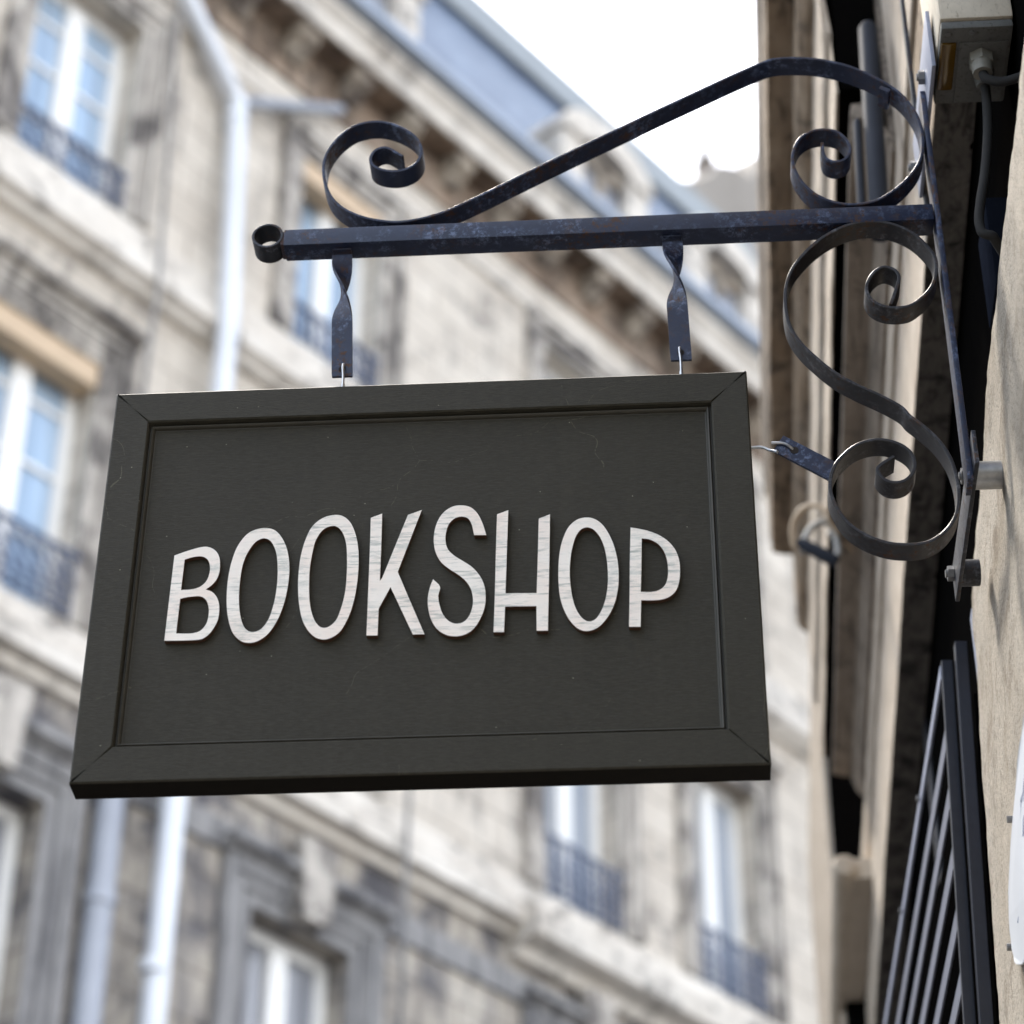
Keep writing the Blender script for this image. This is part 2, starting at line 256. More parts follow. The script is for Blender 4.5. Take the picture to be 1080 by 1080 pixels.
SIGN = m_sign(); LET = m_letter(); LSIDE = m_plain('brown_letter_edge', (.060,.026,.012), .85, var=.4, sc=60)
IRON = m_iron(); IRON2 = m_iron('grey_black_iron', .2, (.005,.006,.009), (.018,.021,.030), (.11,.12,.15)); IRON3 = m_iron('brown_black_iron', .3, (.005,.005,.006), (.021,.020,.023), (.10,.10,.11))
GROOVE = m_plain('dirty_groove_paint', (.030,.027,.018), .6, var=.35, sc=40)
STEEL = m_plain('galvanised_steel', (.40,.41,.42), .35, 1, var=.3, sc=120)
ZINCB = m_plain('dull_zinc_bolt', (.20,.20,.20), .5, .85, var=.45, sc=140)
FAC = m_stone('old_limestone_facade', (.55,.49,.415), (.74,.68,.59), (.15,.137,.128), .45, (1.15,.42,.014,(R(90),0,0)), .7, .5, .03, (1.9,1.9,.45), .2, (1.5,.55,.75,(.15,.135,.13)))
TRIM = m_stone('pale_limestone_trim', (.58,.525,.455), (.76,.71,.635), (.13,.115,.105), .5, None, .8, .5, .02, (1.0,1.0,.8), .2, (1.7,.54,.85,(.10,.088,.082)))
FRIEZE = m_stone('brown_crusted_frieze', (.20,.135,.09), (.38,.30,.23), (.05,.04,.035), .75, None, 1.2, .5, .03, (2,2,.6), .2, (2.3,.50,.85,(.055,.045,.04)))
LOWST = m_stone('sooty_lower_stone', (.38,.34,.29), (.57,.52,.445), (.065,.066,.082), .9, (1.15,.42,.014,(R(90),0,0)), .7, .5, .03, (2.0,2.0,.45), .2, (1.2,.49,.9,(.085,.085,.10)))
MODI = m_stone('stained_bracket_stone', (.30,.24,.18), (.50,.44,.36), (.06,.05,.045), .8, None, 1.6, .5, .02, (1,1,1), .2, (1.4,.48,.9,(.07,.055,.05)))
DKTRIM = m_stone('dark_window_moulding', (.20,.195,.195), (.34,.33,.32), (.05,.05,.056), .8, None, 1., .4, .02, (3,3,.3), .2)
SURR = m_stone('shaded_grimy_surround', (.40,.365,.32), (.62,.57,.505), (.085,.077,.072), .75, None, .9, .5, .02, (3,3,.35), .2, (1.8,.47,.85,(.08,.072,.07)))  # moulding shadow put into a darker stone, with soot patches
WHITE = m_plain('white_window_paint', (.80,.79,.76), .4, var=.05)
PIPEM = m_plain('white_zinc_pipe', (.66,.68,.71), .45, .1, var=.2, sc=1.6)
PIPED = m_plain('grey_zinc_pipe', (.30,.315,.35), .5, .2, var=.4, sc=1.6)
BLIND = m_plain('tan_blind_wood', (.55,.41,.27), .6, var=.25, sc=5)
GLASS = m_glass('sky_tinted_glass', (.44,.57,.72)); GLASSD = m_glass('curtained_glass', (.33,.34,.37), .1, 1.5)  # first glass: sky reflection put into its pale blue base colour
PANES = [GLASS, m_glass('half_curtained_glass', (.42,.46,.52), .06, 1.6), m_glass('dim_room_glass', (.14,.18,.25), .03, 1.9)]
RAIL = m_plain('dark_blue_railing_iron', (.045,.065,.125), .45, var=.3, sc=20)
def m_slate():
    m, nt, b = mat('blue_grey_slate')
    br = N(nt, 'ShaderNodeTexBrick'); br.inputs['Scale'].default_value = 1
    br.inputs['Brick Width'].default_value = .26; br.inputs['Row Height'].default_value = .16; br.inputs['Mortar Size'].default_value = .006
    br.inputs['Color1'].default_value = (.10,.135,.19,1); br.inputs['Color2'].default_value = (.14,.18,.24,1); br.inputs['Mortar'].default_value = (.07,.09,.13,1)
    nt.links.new(coords(nt, rot=(R(90),0,0)), br.inputs['Vector'])
    f = noise(nt, coords(nt), .8, 5, .6)
    setc(nt, b, mix(nt, 1., br.outputs['Color'], ramp(nt, f, [(.3, (.55,.58,.66)), (.7, (1.2,1.2,1.2))]), 'MULTIPLY'))
    b.inputs['Roughness'].default_value = .45
    return m
SLATE = m_slate(); ZINC = m_plain('pale_zinc_sheet', (.31,.35,.41), .5, .2, var=.2, sc=2); ZINCR = m_plain('weathered_ridge_zinc', (.20,.222,.228), .6, .1, var=.2, sc=2)
S_LIGHT = m_stone('pale_shop_stone', (.43,.355,.28), (.60,.525,.435), (.19,.145,.105), .55, None, 6, .8, .005, (6,.4,6), .45, (7,.60,.7,(.12,.095,.07)))
S_BROWN = m_stone('brown_blotched_stone', (.30,.215,.14), (.43,.34,.25), (.065,.047,.033), .75, None, 4, .8, .008, (4,.6,4), .5, (9,.52,.85,(.055,.044,.035)))
S_GREY = m_stone('grey_weathered_stone', (.25,.205,.165), (.38,.32,.26), (.075,.06,.048), .75, None, 5, .8, .006, (6,.4,6), .5, (11,.54,.8,(.055,.047,.04)))
S_SOFFIT = m_stone('shaded_sooty_soffit_stone', (.16,.145,.125), (.24,.215,.185), (.025,.022,.02), .7, None, 8, .8, .008, (3,1,3), .6, (14,.50,.8,(.028,.025,.024)))  # sooty stone, darkened further to paint the shade under the lintel
S_NEAR = m_stone('rough_golden_limestone', (.46,.40,.32), (.59,.53,.445), (.20,.15,.10), .6, None, 2.3, 1., .014, (4,1.0,1.6), .85, (20,.56,.6,(.17,.135,.10)), .50)
BLACK = m_plain('black_recess_and_shade', (.003,.0028,.0027), 1, 0, .0, var=.3, sc=20)  # black for the door recess; also paints shade on cornice and gate gaps
GATE = m_plain('black_gate_steel', (.016,.018,.026), .33, var=.35, sc=60)
GATEL = m_plain('blue_grey_gate_edge', (.23,.25,.32), .4, var=.25, sc=40)
GATES = m_plain('sky_lit_gate_bar', (.13,.14,.18), .4, var=.3, sc=50)  # lit sheen of the black bars put into a lighter base colour
BEIGE = m_stone('dirty_beige_plastic', (.56,.49,.39), (.64,.57,.46), (.25,.20,.14), .3, None, 9, .15, .001, (12,12,3), .1)
GREYP = m_stone('grimy_grey_plastic', (.105,.105,.10), (.15,.15,.14), (.05,.045,.038), .5, None, 12, .2, .001, (6,6,6), .2)
AMBER = m_plain('amber_lens', (.10,.055,.008), .12, var=.2, sc=30)
CABLE = m_plain('grey_rubber_cable', (.022,.0215,.021), .85, 0, .2, var=.3, sc=60)
GLAND = m_plain('dusty_cable_gland', (.21,.20,.17), .5, var=.3, sc=60)
DKPIPE = m_plain('blue_grey_old_pipe', (.022,.026,.036), .75, 0, .2, var=.4, sc=12)
CREAM = m_stone('cream_awning_case', (.50,.43,.34), (.58,.50,.41), (.22,.17,.12), .4, None, 4, .3, .003, (3,.6,3), .3)
ENAM = m_plain('dull_white_enamel', (.55,.57,.60), .35, var=.12); INK = m_plain('blue_ink', (.12,.17,.38), .4)
ASPH = m_plain('asphalt', (.035,.035,.037), .9, var=.3, sc=14)
PAVE = m_stone('pavement_stone', (.26,.25,.23), (.34,.32,.30), (.12,.11,.10), .4, (.8,.5,.01,(0,0,0)), 1.)

# ------------------------------------------------------------------ the sign
sg = thing('hanging_sign', 'charcoal framed wooden signboard with pale raised letters reading BOOKSHOP', 'sign', (.45, .021, 0))
W_, H_, T_ = .9, .637, .042
ix0, ix1, iz0, iz1 = .0515, .8480, .0540, .5840
def rail_mesh(mb, corners, inward, g=.00008):
    # mitred rail: outer pair + inner pair, bevelled front arrises
    (a, b_, c_, d_) = [Vector((p[0], 0, p[1])) for p in corners]
    e = (b_-a).normalized()
    for P in (a, d_): P += e*g
    for P in (b_, c_): P -= e*g
    bv = .0022; cen = (a+b_+c_+d_)/4
    outw = Vector((-inward[0], 0, -inward[1]))
    def ins(P, outer, k): return P + (-outw if outer else outw)*k
    A = [(a,1),(b_,1),(c_,0),(d_,0)]
    front = [ins(P, o, bv) for P, o in A]; mid = [P+Vector((0,bv,0)) for P, o in A]
    back = [P+Vector((0,T_,0)) for P, o in A]
    vs = front+mid+back
    fs = [(0,1,2,3),(11,10,9,8),(4,5,9,8)]
    for r0 in (0, 4):
        for i in range(4):
            if (r0, i) != (4, 0): fs.append((r0+i, r0+4+i, r0+4+(i+1) % 4, r0+(i+1) % 4))
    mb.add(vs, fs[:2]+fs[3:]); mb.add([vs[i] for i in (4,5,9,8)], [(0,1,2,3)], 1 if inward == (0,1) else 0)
mb = MB()
O = [(0,0),(W_,0),(W_,H_),(0,H_)]; I = [(ix0,iz0),(ix1,iz0),(ix1,iz1),(ix0,iz1)]
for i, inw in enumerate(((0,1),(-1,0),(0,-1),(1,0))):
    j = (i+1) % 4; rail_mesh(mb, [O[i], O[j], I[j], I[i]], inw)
fr = mb.build('frame', [SIGN, m_plain('shaded_grimy_underside', (.007,.0055,.0035), .9, 0, .15, var=.4, sc=60)], sg)  # bottom edge: weak light from below put into a darker, dirty paint
# recessed panel + bead moulding
mb = MB(); mb.box(ix0-.01, ix1+.01, .0125, .032, iz0-.01, iz1+.01); mb.build('panel', SIGN, sg)
mb = MB()
prof = [(0,.004),(.0012,.0105),(.0026,.0105),(.0034,.0070),(.0048,.0056),(.0064,.0066),(.0076,.0095),(.0082,.0119),(.0095,.0123),(.0095,.02),(0,.02)]
for i, inw in enumerate(((0,1),(-1,0),(0,-1),(1,0))):
    j = (i+1) % 4; p, q_ = Vector(I[i]), Vector(I[j]); d = (q_-p).normalized(); nn = Vector(inw)
    vs = []
    for (k, y) in prof:
        s = p+nn*k+d*k; vs.append((s.x, y, s.y))
    for (k, y) in prof:
        s = q_+nn*k-d*k; vs.append((s.x, y, s.y))
    n = len(prof); mb.add(vs, [(a, a+1, n+a+1, n+a) for a in range(n-1)])
mb.build('moulding', GROOVE, sg, smooth=True)
# letters: front skin + brown edges
def letter(loops, yf, yb, corner):
    lps = [catmull([Vector((x, 0, z)) for x, z in l], 5, True, corner) for l in loops]
    bm = bmesh.new(); edges = []
    for l in lps:
        vs = [bm.verts.new((p.x, yf, p.z)) for p in l]
        edges += [bm.edges.new((vs[i], vs[(i+1) % len(vs)])) for i in range(len(vs))]
    bmesh.ops.triangle_fill(bm, edges=edges, use_beauty=True, normal=(0,-1,0))
    mb = MB(); mb.bm(bm, 0)
    for l in lps:
        n = len(l); ch = .0005
        vs = [(p.x, yf, p.z) for p in l]+[(p.x, yb, p.z) for p in l]
        mb.add(vs, [(i, (i+1) % n, n+(i+1) % n, n+i) for i in range(n)], 1)
    return mb
for ch, loops in DATA['letters']:
    o = letter(loops, .0045, .0132, {'K': 14, 'H': 14, 'B': 50, 'P': 50}.get(ch, 58)).build('letter', [LET, LSIDE], sg)
# wire hooks: sign to hangers, and the side stay
def wire_hook(x, zh, yoff=.02):
    pts = [(x, yoff+.006, zh+.004), (x, yoff+.001, zh+.0085), (x, yoff-.006, zh+.006), (x, yoff-.0075, zh-.002), (x+.001, yoff-.006, zh-.014), (x+.001, yoff-.004, .634)]
    m_ = MB(); m_.tube(catmull(pts, 5), .0021, 8); m_.tube([(x+.001, yoff-.004, .652), (x+.001, yoff-.004, .6365)], .0029, 8)
    return m_
wire_hook(.3225, .681).build('hook', STEEL, sg, True)
wire_hook(.8070, .6885).build('hook', STEEL, sg, True)
mb = MB(); mb.tube(catmull([(.893,.02,.516),(.9022,.02,.5158),(.916,.019,.5150),(.9265,.016,.5070),(.9345,.010,.5005),(.946,.020,.4995),(.9565,.022,.5020),(.9580,.013,.5035),(.9540,.0085,.5060),(.9445,.0075,.5120),(.9285,.0075,.5137)], 5), .0021, 8)
mb.build('hook', STEEL, sg, True)

# ------------------------------------------------------------------ the iron bracket
bk = thing('sign_bracket', 'blue-black wrought iron scroll bracket carrying the signboard from the stone wall', 'bracket', (1.2, .02, .45))
def ribbon(path, y0, y1, t, ybv=.0008):
    P = path; n = len(P); mb = MB(); rings = []
    for i, p in enumerate(P):
        d = (P[min(i+1, n-1)]-P[max(i-1, 0)]).normalized(); nr = Vector((-d.z, 0, d.x))
        a = p+nr*t/2; b_ = p-nr*t/2
        rings.append([(a.x, y0+ybv, a.z), (a.x-nr.x*ybv, y0, a.z-nr.z*ybv), (b_.x+nr.x*ybv, y0, b_.z+nr.z*ybv), (b_.x, y0+ybv, b_.z), (b_.x, y1, b_.z), (a.x, y1, a.z)])
    k = 6
    vs = [v for r_ in rings for v in r_]
    fs = [(i*k+j, i*k+(j+1) % k, (i+1)*k+(j+1) % k, (i+1)*k+j) for i in range(n-1) for j in range(k)]
    fs += [tuple(range(k)), tuple((n-1)*k+j for j in range(k))]
    return mb.add(vs, fs)
Y0, Y1 = .003, .039
ribbon(catmull([Vector((x, 0, z)) for x, z in DATA['top']], 4), Y0, Y1, .0048).build('scroll', IRON, bk, True)
ribbon(catmull([Vector((x, 0, z)) for x, z in DATA['low']], 4), Y0, Y1, .0050).build('scroll', IRON3, bk, True)
# square tube beam with a sawn left end
mb = MB(); mb.box(.2235, 1.189, Y0-.0005, Y1+.0005, .9105, .9415, bev=.0022); mb.build('beam', IRON, bk, True)
mb = MB()
WELD = m_iron('rusty_weld', 1.2)
for b6 in ((.2965,.3245,.013,.030,.9065,.9112),(.7890,.8175,.013,.030,.9065,.9112),(.2185,.2245,.004,.038,.913,.939),(1.185,1.1895,.004,.038,.913,.939)):
    mb = MB(); mb.box(*b6, bev=.0018); mb.build('weld_bead', WELD, bk, True)
rc = Vector((.1988, 0, .9318)); ring = [rc+Vector((math.cos(a), 0, math.sin(a)))*.0218 for a in [2*PI*k/48 for k in range(49)]]
ribbon(ring, Y0, Y1, .0042).build('end_ring', IRON2, bk, True)
# twisted flat hangers
def hanger(x0, z0, x1, z1, w=.0305, th=.0042, hole=.013):
    mb = MB(); n = 56; yc = .0205; zt0, zt1 = z0-.002, z0-.134
    rings = []
    def sect(z):
        u = (zt0-z)/(zt0-zt1); u = max(0, min(1, u)); u = .75*u+.25*u*u*(3-2*u)
        return PI*u
    for i in range(n+1):
        z = z0+(z1-z0)*i/n; x = x0+(x1-x0)*i/n; a = sect(z)
        c_, s_ = math.cos(a), math.sin(a); ww = w*(1 if i < n else .97)
        loc = [(-ww/2,-th/2),(ww/2,-th/2),(ww/2,th/2),(-ww/2,th/2)]
        if z < z1+.045:  # keep a place for the hole
            pass
        rings.append([(x+u*c_-v*s_, yc+u*s_+v*c_, z) for u, v in loc])
    zh = z1+hole
    vs = [v for r_ in rings for v in r_]
    fs = [(i*4+j, i*4+(j+1) % 4, (i+1)*4+(j+1) % 4, (i+1)*4+j) for i in range(n) for j in range(4)]
    fs += [(0,1,2,3), (n*4+3, n*4+2, n*4+1, n*4)]
    mb.add(vs, fs)
    hb = MB(); hx = x1-(x1-x0)*.05
    hb.tube([(hx, yc-th/2-.0006, zh), (hx, yc-th/2+.002, zh)], .0052, 16)
    return mb, hb
HOLE = m_plain('hole_shadow_rust', (.012,.008,.006), .9, var=.4, sc=200)  # for dark discs that stand in for the shade inside holes
for a in ((.3105,.9015,.3212,.6690), (.8035,.9015,.8090,.6760)):
    h, hb = hanger(*a); ho = h.build('hanger_strap', IRON, bk, True); hb.build('hole', HOLE, ho, False)
# stay tab for the side hook, with a dark disc painting the shade of its hole
tq = [Vector((x, 0, z)) for x, z in DATA['tab']]
mb = MB(); ty0, ty1 = .0105, .0150
e1 = (tq[1]-tq[0]).normalized(); tq[1] += e1*.004; tq[2] += (tq[2]-tq[3]).normalized()*.004
mb.add([(p.x, ty0, p.z) for p in tq]+[(p.x, ty1, p.z) for p in tq], [(0,1,2,3),(7,6,5,4),(0,4,5,1),(1,5,6,2),(2,6,7,3),(3,7,4,0)])
tb = mb.build('stay_tab', IRON, bk)
mb = MB(); hx, hz = DATA['tabhole'][0]; mb.tube([(hx+.002, ty0-.0006, hz), (hx+.002, ty0+.002, hz)], .0060, 18); mb.build('hole', HOLE, tb)
# joint clip on the top scroll
jx, jz = DATA['joint'][0]
mb = MB(); M = Matrix.Translation((jx, .021, jz)) @ Matrix.Rotation(R(33), 4, 'Y')
mb.box(-.013, .004, -.0185, .0200, -.0040, .0034, M=M, bev=.0008); mb.build('joint_clip', IRON, bk)
# upright bar and the two cross bars bolted over spacers to the wall
mb = MB(); mb.box(1.1905, 1.1985, .001, .041, .436, 1.172, bev=.0012); mb.build('upright_bar', IRON, bk, True)
mb = MB(); mb.box(1.1990, 1.2050, -.024, .318, .4440, .5000, bev=.001); mb.build('cross_bar', IRON2, bk, True)
mb = MB(); mb.box(1.1990, 1.2050, -.090, .200, 1.1330, 1.2500, bev=.001); mb.build('cross_bar', GATEL, bk, True)
mb = MB(); mb.box(1.2055, 1.2125, .188, .204, 1.100, 1.60, bev=.001); mb.build('mounting_strip', IRON2, bk, True)
def bolt(y, z, xw, x=1.1990, rs=.0200, dark=False):
    h = MB(); h.tube([(x-.0005, y, z), (x-.0095, y, z)], .0115, 6)
    h.tube([(x-.0095, y, z), (x-.0125, y, z)], .0060, 10)
    h.build('bolt', ZINCB, bk)
    s = MB(); s.tube([(x+.0062, y, z), (xw, y, z)], rs, 24); s.build('spacer', STEEL if not dark else IRON2, bk, True)
bolt(.055, .480, 1.245); bolt(.300, .482, 1.236, rs=.0200, dark=True)
bolt(-.005, 1.195, 1.228, rs=.012); bolt(.196, 1.195, 1.2060, rs=.012)

# ------------------------------------------------------------------ the shop front on the right (seen along its face)
sh = thing('shop_building', 'weathered stone shopfront with stepped cornice seen edge-on along its face', 'building', (1.25, 0, -3.2), R(-1.4))
ZB = 3.2
def L(x0, x1, y0, y1, z0, z1, name, m, rough=0, cuts=None, bev=.004):
    """a block in shopfront space: x into the wall, y along it, z up from sign level"""
    mb = MB(); mb.box(x0, x1, y0, y1, z0+ZB, z1+ZB, bev=bev); return mb.build(name, m, sh, world=False)
# classical entablature, one profile: (x outward negative, z)
def band(pts, name, m, y0, y1, wob=.0025, nseg=60):
    """open profile swept along the wall with slight wear"""
    mb = MB(); vs = []; fs = []; k = len(pts)
    for i in range(nseg+1):
        y = y0+(y1-y0)*i/nseg
        for j, (x, z) in enumerate(pts):
            nz = mnoise.noise(Vector((x*9+j*1.7, y*3.1, z*5)))+.6*mnoise.noise(Vector((j*3.1, y*11, z*9)))
            vs.append((x+wob*nz, y, z+ZB+wob*1.2*mnoise.noise(Vector((y*4, j*2.3, 5)))))
    for i in range(nseg):
        for j in range(k-1): fs.append((i*k+j, i*k+j+1, (i+1)*k+j+1, (i+1)*k+j))
    fs += [tuple(range(k)), tuple(nseg*k+j for j in range(k))]
    mb.add(vs, fs); return mb.build(name, m, sh, world=False)
VE = 3.52; VL = 4.39; V0 = -7.
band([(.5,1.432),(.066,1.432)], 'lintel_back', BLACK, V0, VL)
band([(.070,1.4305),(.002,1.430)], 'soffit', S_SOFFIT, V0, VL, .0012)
band([(.060,1.4325),(0,1.4325),(0,1.745),(.010,1.747),(.010,1.757)], 'lintel', S_LIGHT, .52, VL, .0022)
band([(.060,1.4325),(0,1.4325),(0,1.745),(.010,1.747),(.010,1.757)], 'lintel', S_BROWN, V0, .517, .0035)
band([(.012,1.757),(-.006,1.759),(-.009,1.764),(-.009,1.870),(-.004,1.876)], 'fascia', S_LIGHT, V0, VL, .002)
VC = .85   # near end of the projecting cornice
band([(-.003,1.872),(-.013,1.876),(-.026,1.892),(-.036,1.920),(-.040,1.938)], 'cavetto_moulding', S_GREY, VC, 3.5, .002)
band([(-.036,1.938),(-.060,1.944),(-.092,1.950),(-.0935,1.962),(-.090,1.985),(-.03,1.990)], 'soffit_moulding', S_GREY, VC, 3.5, .002)
band([(-.02,2.020),(-.113,2.020)], 'corona_soffit', BLACK, VC, VE, .001)  # black underside: deep shadow of the gap put into the colour
band([(-.112,2.019),(-.1165,2.019),(-.1165,2.185)], 'corona', S_LIGHT, VC, VE, .003)
band([(-.112,2.186),(-.124,2.196),(-.131,2.215),(-.132,2.440)], 'crown_moulding', S_LIGHT, VC, VE, .003)
band([(-.128,2.441),(-.148,2.455),(-.163,2.480),(-.164,2.640)], 'crown_fillet', S_BROWN, VC, VE, .003)
band([(-.160,2.641),(-.195,2.648),(-.225,2.655),(-.227,2.70)], 'drip_soffit', S_BROWN, VC, VE-.12, .003)
band([(-.222,2.70),(-.229,2.71),(-.229,2.86),(-.236,2.875),(-.240,2.97),(-.2,3.0),(.3,3.02)], 'cornice_top', S_GREY, VC, VE-.12, .003)
L(-.02, .5, VC+.01, VE-.14, 1.86, 2.98, 'cornice_core', S_GREY); L(.012, 5, V0, VL-.01, 1.44, 1.985, 'lintel_core', S_LIGHT)
L(-.108, -.022, VC+.004, VE-.14, 2.03, 2.96, 'corona_core', BLACK)  # black near end: the shade on it is painted in
L(-.215, -.11, VC+.006, VC+.10, 2.70, 2.96, 'end_block', S_GREY)
L(-.008, 5, V0, VC-.004, 1.88, 8.5, 'end_wall', S_LIGHT)
L(.02, 5, VC, VE+.0, 3.03, 8.5, 'upper_wall', S_GREY)
L(-.30, -.20, .6, 1.58, 3.12, 3.26, 'roof_gutter', DKPIPE)
# black recess of the opening with its frame
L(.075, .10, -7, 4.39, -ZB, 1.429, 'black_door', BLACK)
mb = MB()
for y in (2.3,): mb.box(.066, .075, y, y+.06, .0, ZB+1.42, bev=.003)
mb.build('door_frame', GATE, sh, world=False)
# rough golden wall below the opening: leaning face, eroded top edge
mb = MB(); ny, nz = 150, 90
def edge_top(y): return .745-.06*max(0, y-.1)-.05*max(0, y-.35)+.010*mnoise.noise(Vector((y*9, 2, 1)))+.006*mnoise.noise(Vector((y*31, 7, 1)))
def face(y, z):
    lean = -.043*(.62-z) if z < .62 else 0
    er = 0
    d = edge_top(y)-z
    if d < .10: er = .014*((.10-d)/.10)**2.2
    x = lean+er+.0045*mnoise.noise(Vector((y*4.5, z*4.5, 3)))+.0025*mnoise.noise(Vector((y*17, z*17, 8)))+.0012*mnoise.noise(Vector((y*60, z*60, 5)))
    return x
yN0, yN1, zN0 = -1.35, .62, -.75
grid = []
for i in range(ny+1):
    y = yN0+(yN1-yN0)*i/ny
    zt = edge_top(y)
    col = []
    for j in range(nz+1):
        z = zN0+(zt-zN0)*(j/nz)
        yy = y+(.006*mnoise.noise(Vector((z*14, 1, 4)))+.05*max(0, .25-z)*.0 if i == ny else 0)
        col.append((face(y, z), yy, z+ZB))
    grid.append(col)
vs = [p for c_ in grid for p in c_]; K = nz+1
fs = [(i*K+j, (i+1)*K+j, (i+1)*K+j+1, i*K+j+1) for i in range(ny) for j in range(nz)]
nb = len(vs)
vs += [(.07, grid[i][nz][1], grid[i][nz][2]+.012) for i in range(ny+1)]
fs += [(i*K+nz, (i+1)*K+nz, nb+i+1, nb+i) for i in range(ny)]
nb2 = len(vs); vs += [(.07, grid[ny][j][1], grid[ny][j][2]) for j in range(nz+1)]
fs += [(ny*K+j, nb2+j, nb2+j+1, ny*K+j+1) for j in range(nz)]
mb.add(vs, fs); nw = mb.build('lower_wall', S_NEAR, sh, True, world=False)
L(-.02, .5, -7., .6, -ZB, -.76, 'base_wall', S_NEAR)
L(.01, .5, -7., -1.36, -.75, 1.42, 'side_pier', S_NEAR)
mb = MB(); mb.box(.0, .05, .622, .655, 0, ZB+.63, bev=.002); mb.build('jamb_trim', GATEL, sh, world=False)

# wall of the next house down the street
nh = thing('narrow_house', 'pale stone house wall beyond the far end of the shop cornice', 'building', (1.25, 0, -3.2), R(-1.4))
mb = MB(); mb.box(-.075, .7, 4.45, 6.3, 0, ZB+3.1, bev=.01); mb.build('wall', S_LIGHT, nh, world=False)
mb = MB(); mb.box(-.060, .6, 4.40, 4.452, .0, ZB+3.05, bev=.004); mb.build('shaded_end_face', BLACK, nh, world=False)  # black sheet painting the shade on the wall's near end

# cream awning case
ax = 1.262; aw = MB()
aw.tube([(ax, 3.55, 1.690), (ax-.002, 3.56, 1.690), (ax+.04, 5.0, 1.690)], .034, 20, rs=[.028,.034,.034])
aw.box(ax+.01, ax+.09, 3.575, 4.9, 1.66, 1.72)
tag(aw.build('awning_case', CREAM, None, True), 'cream rounded awning case low on the far wall beside the dark house end', 'awning')

# old dark pipe standing against the cornice
pp = MB(); pp.tube([(1.2185, 0.7487, 2.0977), (1.2181, 0.7487, 2.0873), (1.1999, 0.7487, 1.5423)], .0192, 18, rs=[.0145,.0192,.0192]); pp.tube([(1.1783, 0.7487, 1.8408), (1.1779, 0.7487, 1.8321), (1.1679, 0.7487, 1.5423)], .0082, 12, rs=[.006,.0082,.0082])
tag(pp.build('old_pipe', DKPIPE, None, True), 'dark blue-grey vertical pipe with rounded top against the stone cornice', 'pipe')
# louvred steel gate ajar in the doorway
gt = thing('louvred_gate', 'black steel louvred gate standing ajar in the shop doorway', 'gate', (1.226, .78, -.9))
ga = R(.6)  # ajar
GM = Matrix.Translation((1.236, .80, .640)) @ Matrix.Rotation(ga, 4, 'Z') @ Matrix.Rotation(R(2.3), 4, 'Y')
zt, zb, LN = 0., -1.5, 1.75
mb = MB(); mb.box(-.006, -.001, .012, LN, zt-.026, zt, M=GM, bev=.001); mb.build('top_rail', GATEL, gt)
mb = MB(); mb.box(-.004, .014, 0, .014, zb, zt+.004, M=GM, bev=.001); mb.build('end_post', GATE, gt)
mb = MB(); mb.box(.014, .034, -.05, -.03, zb, zt+.010, M=GM, bev=.001); mb.build('hinge_post', GATE, gt)
mb = MB(); mb.box(-.004, .014, LN, LN+.02, zb, zt, M=GM, bev=.001); mb.build('far_post', GATE, gt)
for k in range(12):
    z = zt-.135-.108*k
    mb = MB(); mb.box(-.004, -.0005, .015, LN, z-.023, z+.013, M=GM, bev=.0008)
    mb.build('slat', GATES, gt)
mb = MB(); mb.box(.052, .058, .05, LN, zb, zt-.03, M=GM); mb.build('black_void_sheet', BLACK, gt)  # black sheet stands in for the dark void behind the slats
for yy in (.45, .9):
    mb = MB(); mb.tube([GM @ Vector((-.012, yy, zt-.010)), GM @ Vector((0, yy, zt-.010))], .006, 8); mb.build('rivet', ZINCB, gt)

# sensor housing under the lintel
sb = thing('sensor_housing', 'beige wall-mounted sensor housing with amber lens and two grey cables', 'sensor', (1.264, -.06, 1.07))
zs = 1.152
mb = MB(); mb.box(1.209, 1.318, -.150, .012, zs+.017, 1.50, bev=.006); mb.build('case', BEIGE, sb, True)
mb = MB(); mb.box(1.2105, 1.3165, -.146, .012, zs, zs+.0155, bev=.004); mb.box(1.239, 1.311, -.118, .006, zs-.0045, zs+.0005, bev=.002); mb.build('base_plate', GREYP, sb, True)
mb = MB(); mb.box(1.2120, 1.2350, -.118, -.022, zs-.0050, zs+.0005, bev=.003); mb.build('lens', AMBER, sb, True)
for xy in ((1.221,-.135),(1.256,-.136),(1.305,-.006)):
    mb = MB(); mb.tube([(xy[0],xy[1],zs+.001),(xy[0],xy[1],zs-.0018)], .0042, 10); mb.build('screw', ZINCB, sb)
mb = MB(); mb.tube([(1.272,-.090,zs-.003),(1.272,-.090,zs-.022)], .0190, 6); mb.tube([(1.272,-.090,zs-.022),(1.272,-.090,zs-.040)], .0165, 18, rs=[.0165,.0145]); mb.build('cable_gland', GLAND, sb, True)
mb = MB(); mb.tube([(1.279,-.058,zs-.003),(1.2785,-.058,zs-.036)], .0165, 18, rs=[.0165,.0125]); mb.build('cable_gland', GREYP, sb, True)
c1 = [(1.2785,-.058,zs-.03),(1.278,-.06,zs-.055)]+[(x, -.06, z) for x, y, z in DATA['cable1'][2:-1]]+[(1.262,-.055,.815),(1.285,-.02,.800)]
mb = MB(); mb.tube(catmull(c1, 5), .0072, 12); mb.build('cable', CABLE, sb, True)
c2 = [(1.272,-.090,zs-.035),(1.274,-.092,zs-.050),(1.283,-.095,zs-.060),(1.300,-.10,zs-.068),(1.34,-.12,zs-.072)]
mb = MB(); mb.tube(catmull(c2, 5), .0072, 12); mb.build('cable', CABLE, sb, True)

# small dark junction box in the slot under the lintel
jb = MB(); jb.box(1.279, 1.330, .08, .19, .850, 1.02, bev=.004)
tag(jb.build('junction_box', m_plain('dark_blue_box_paint', (.008,.010,.016), 1, 0, 0, var=.3, sc=40), None, True), 'small dark blue metal box in the black slot below the cable bend', 'box')

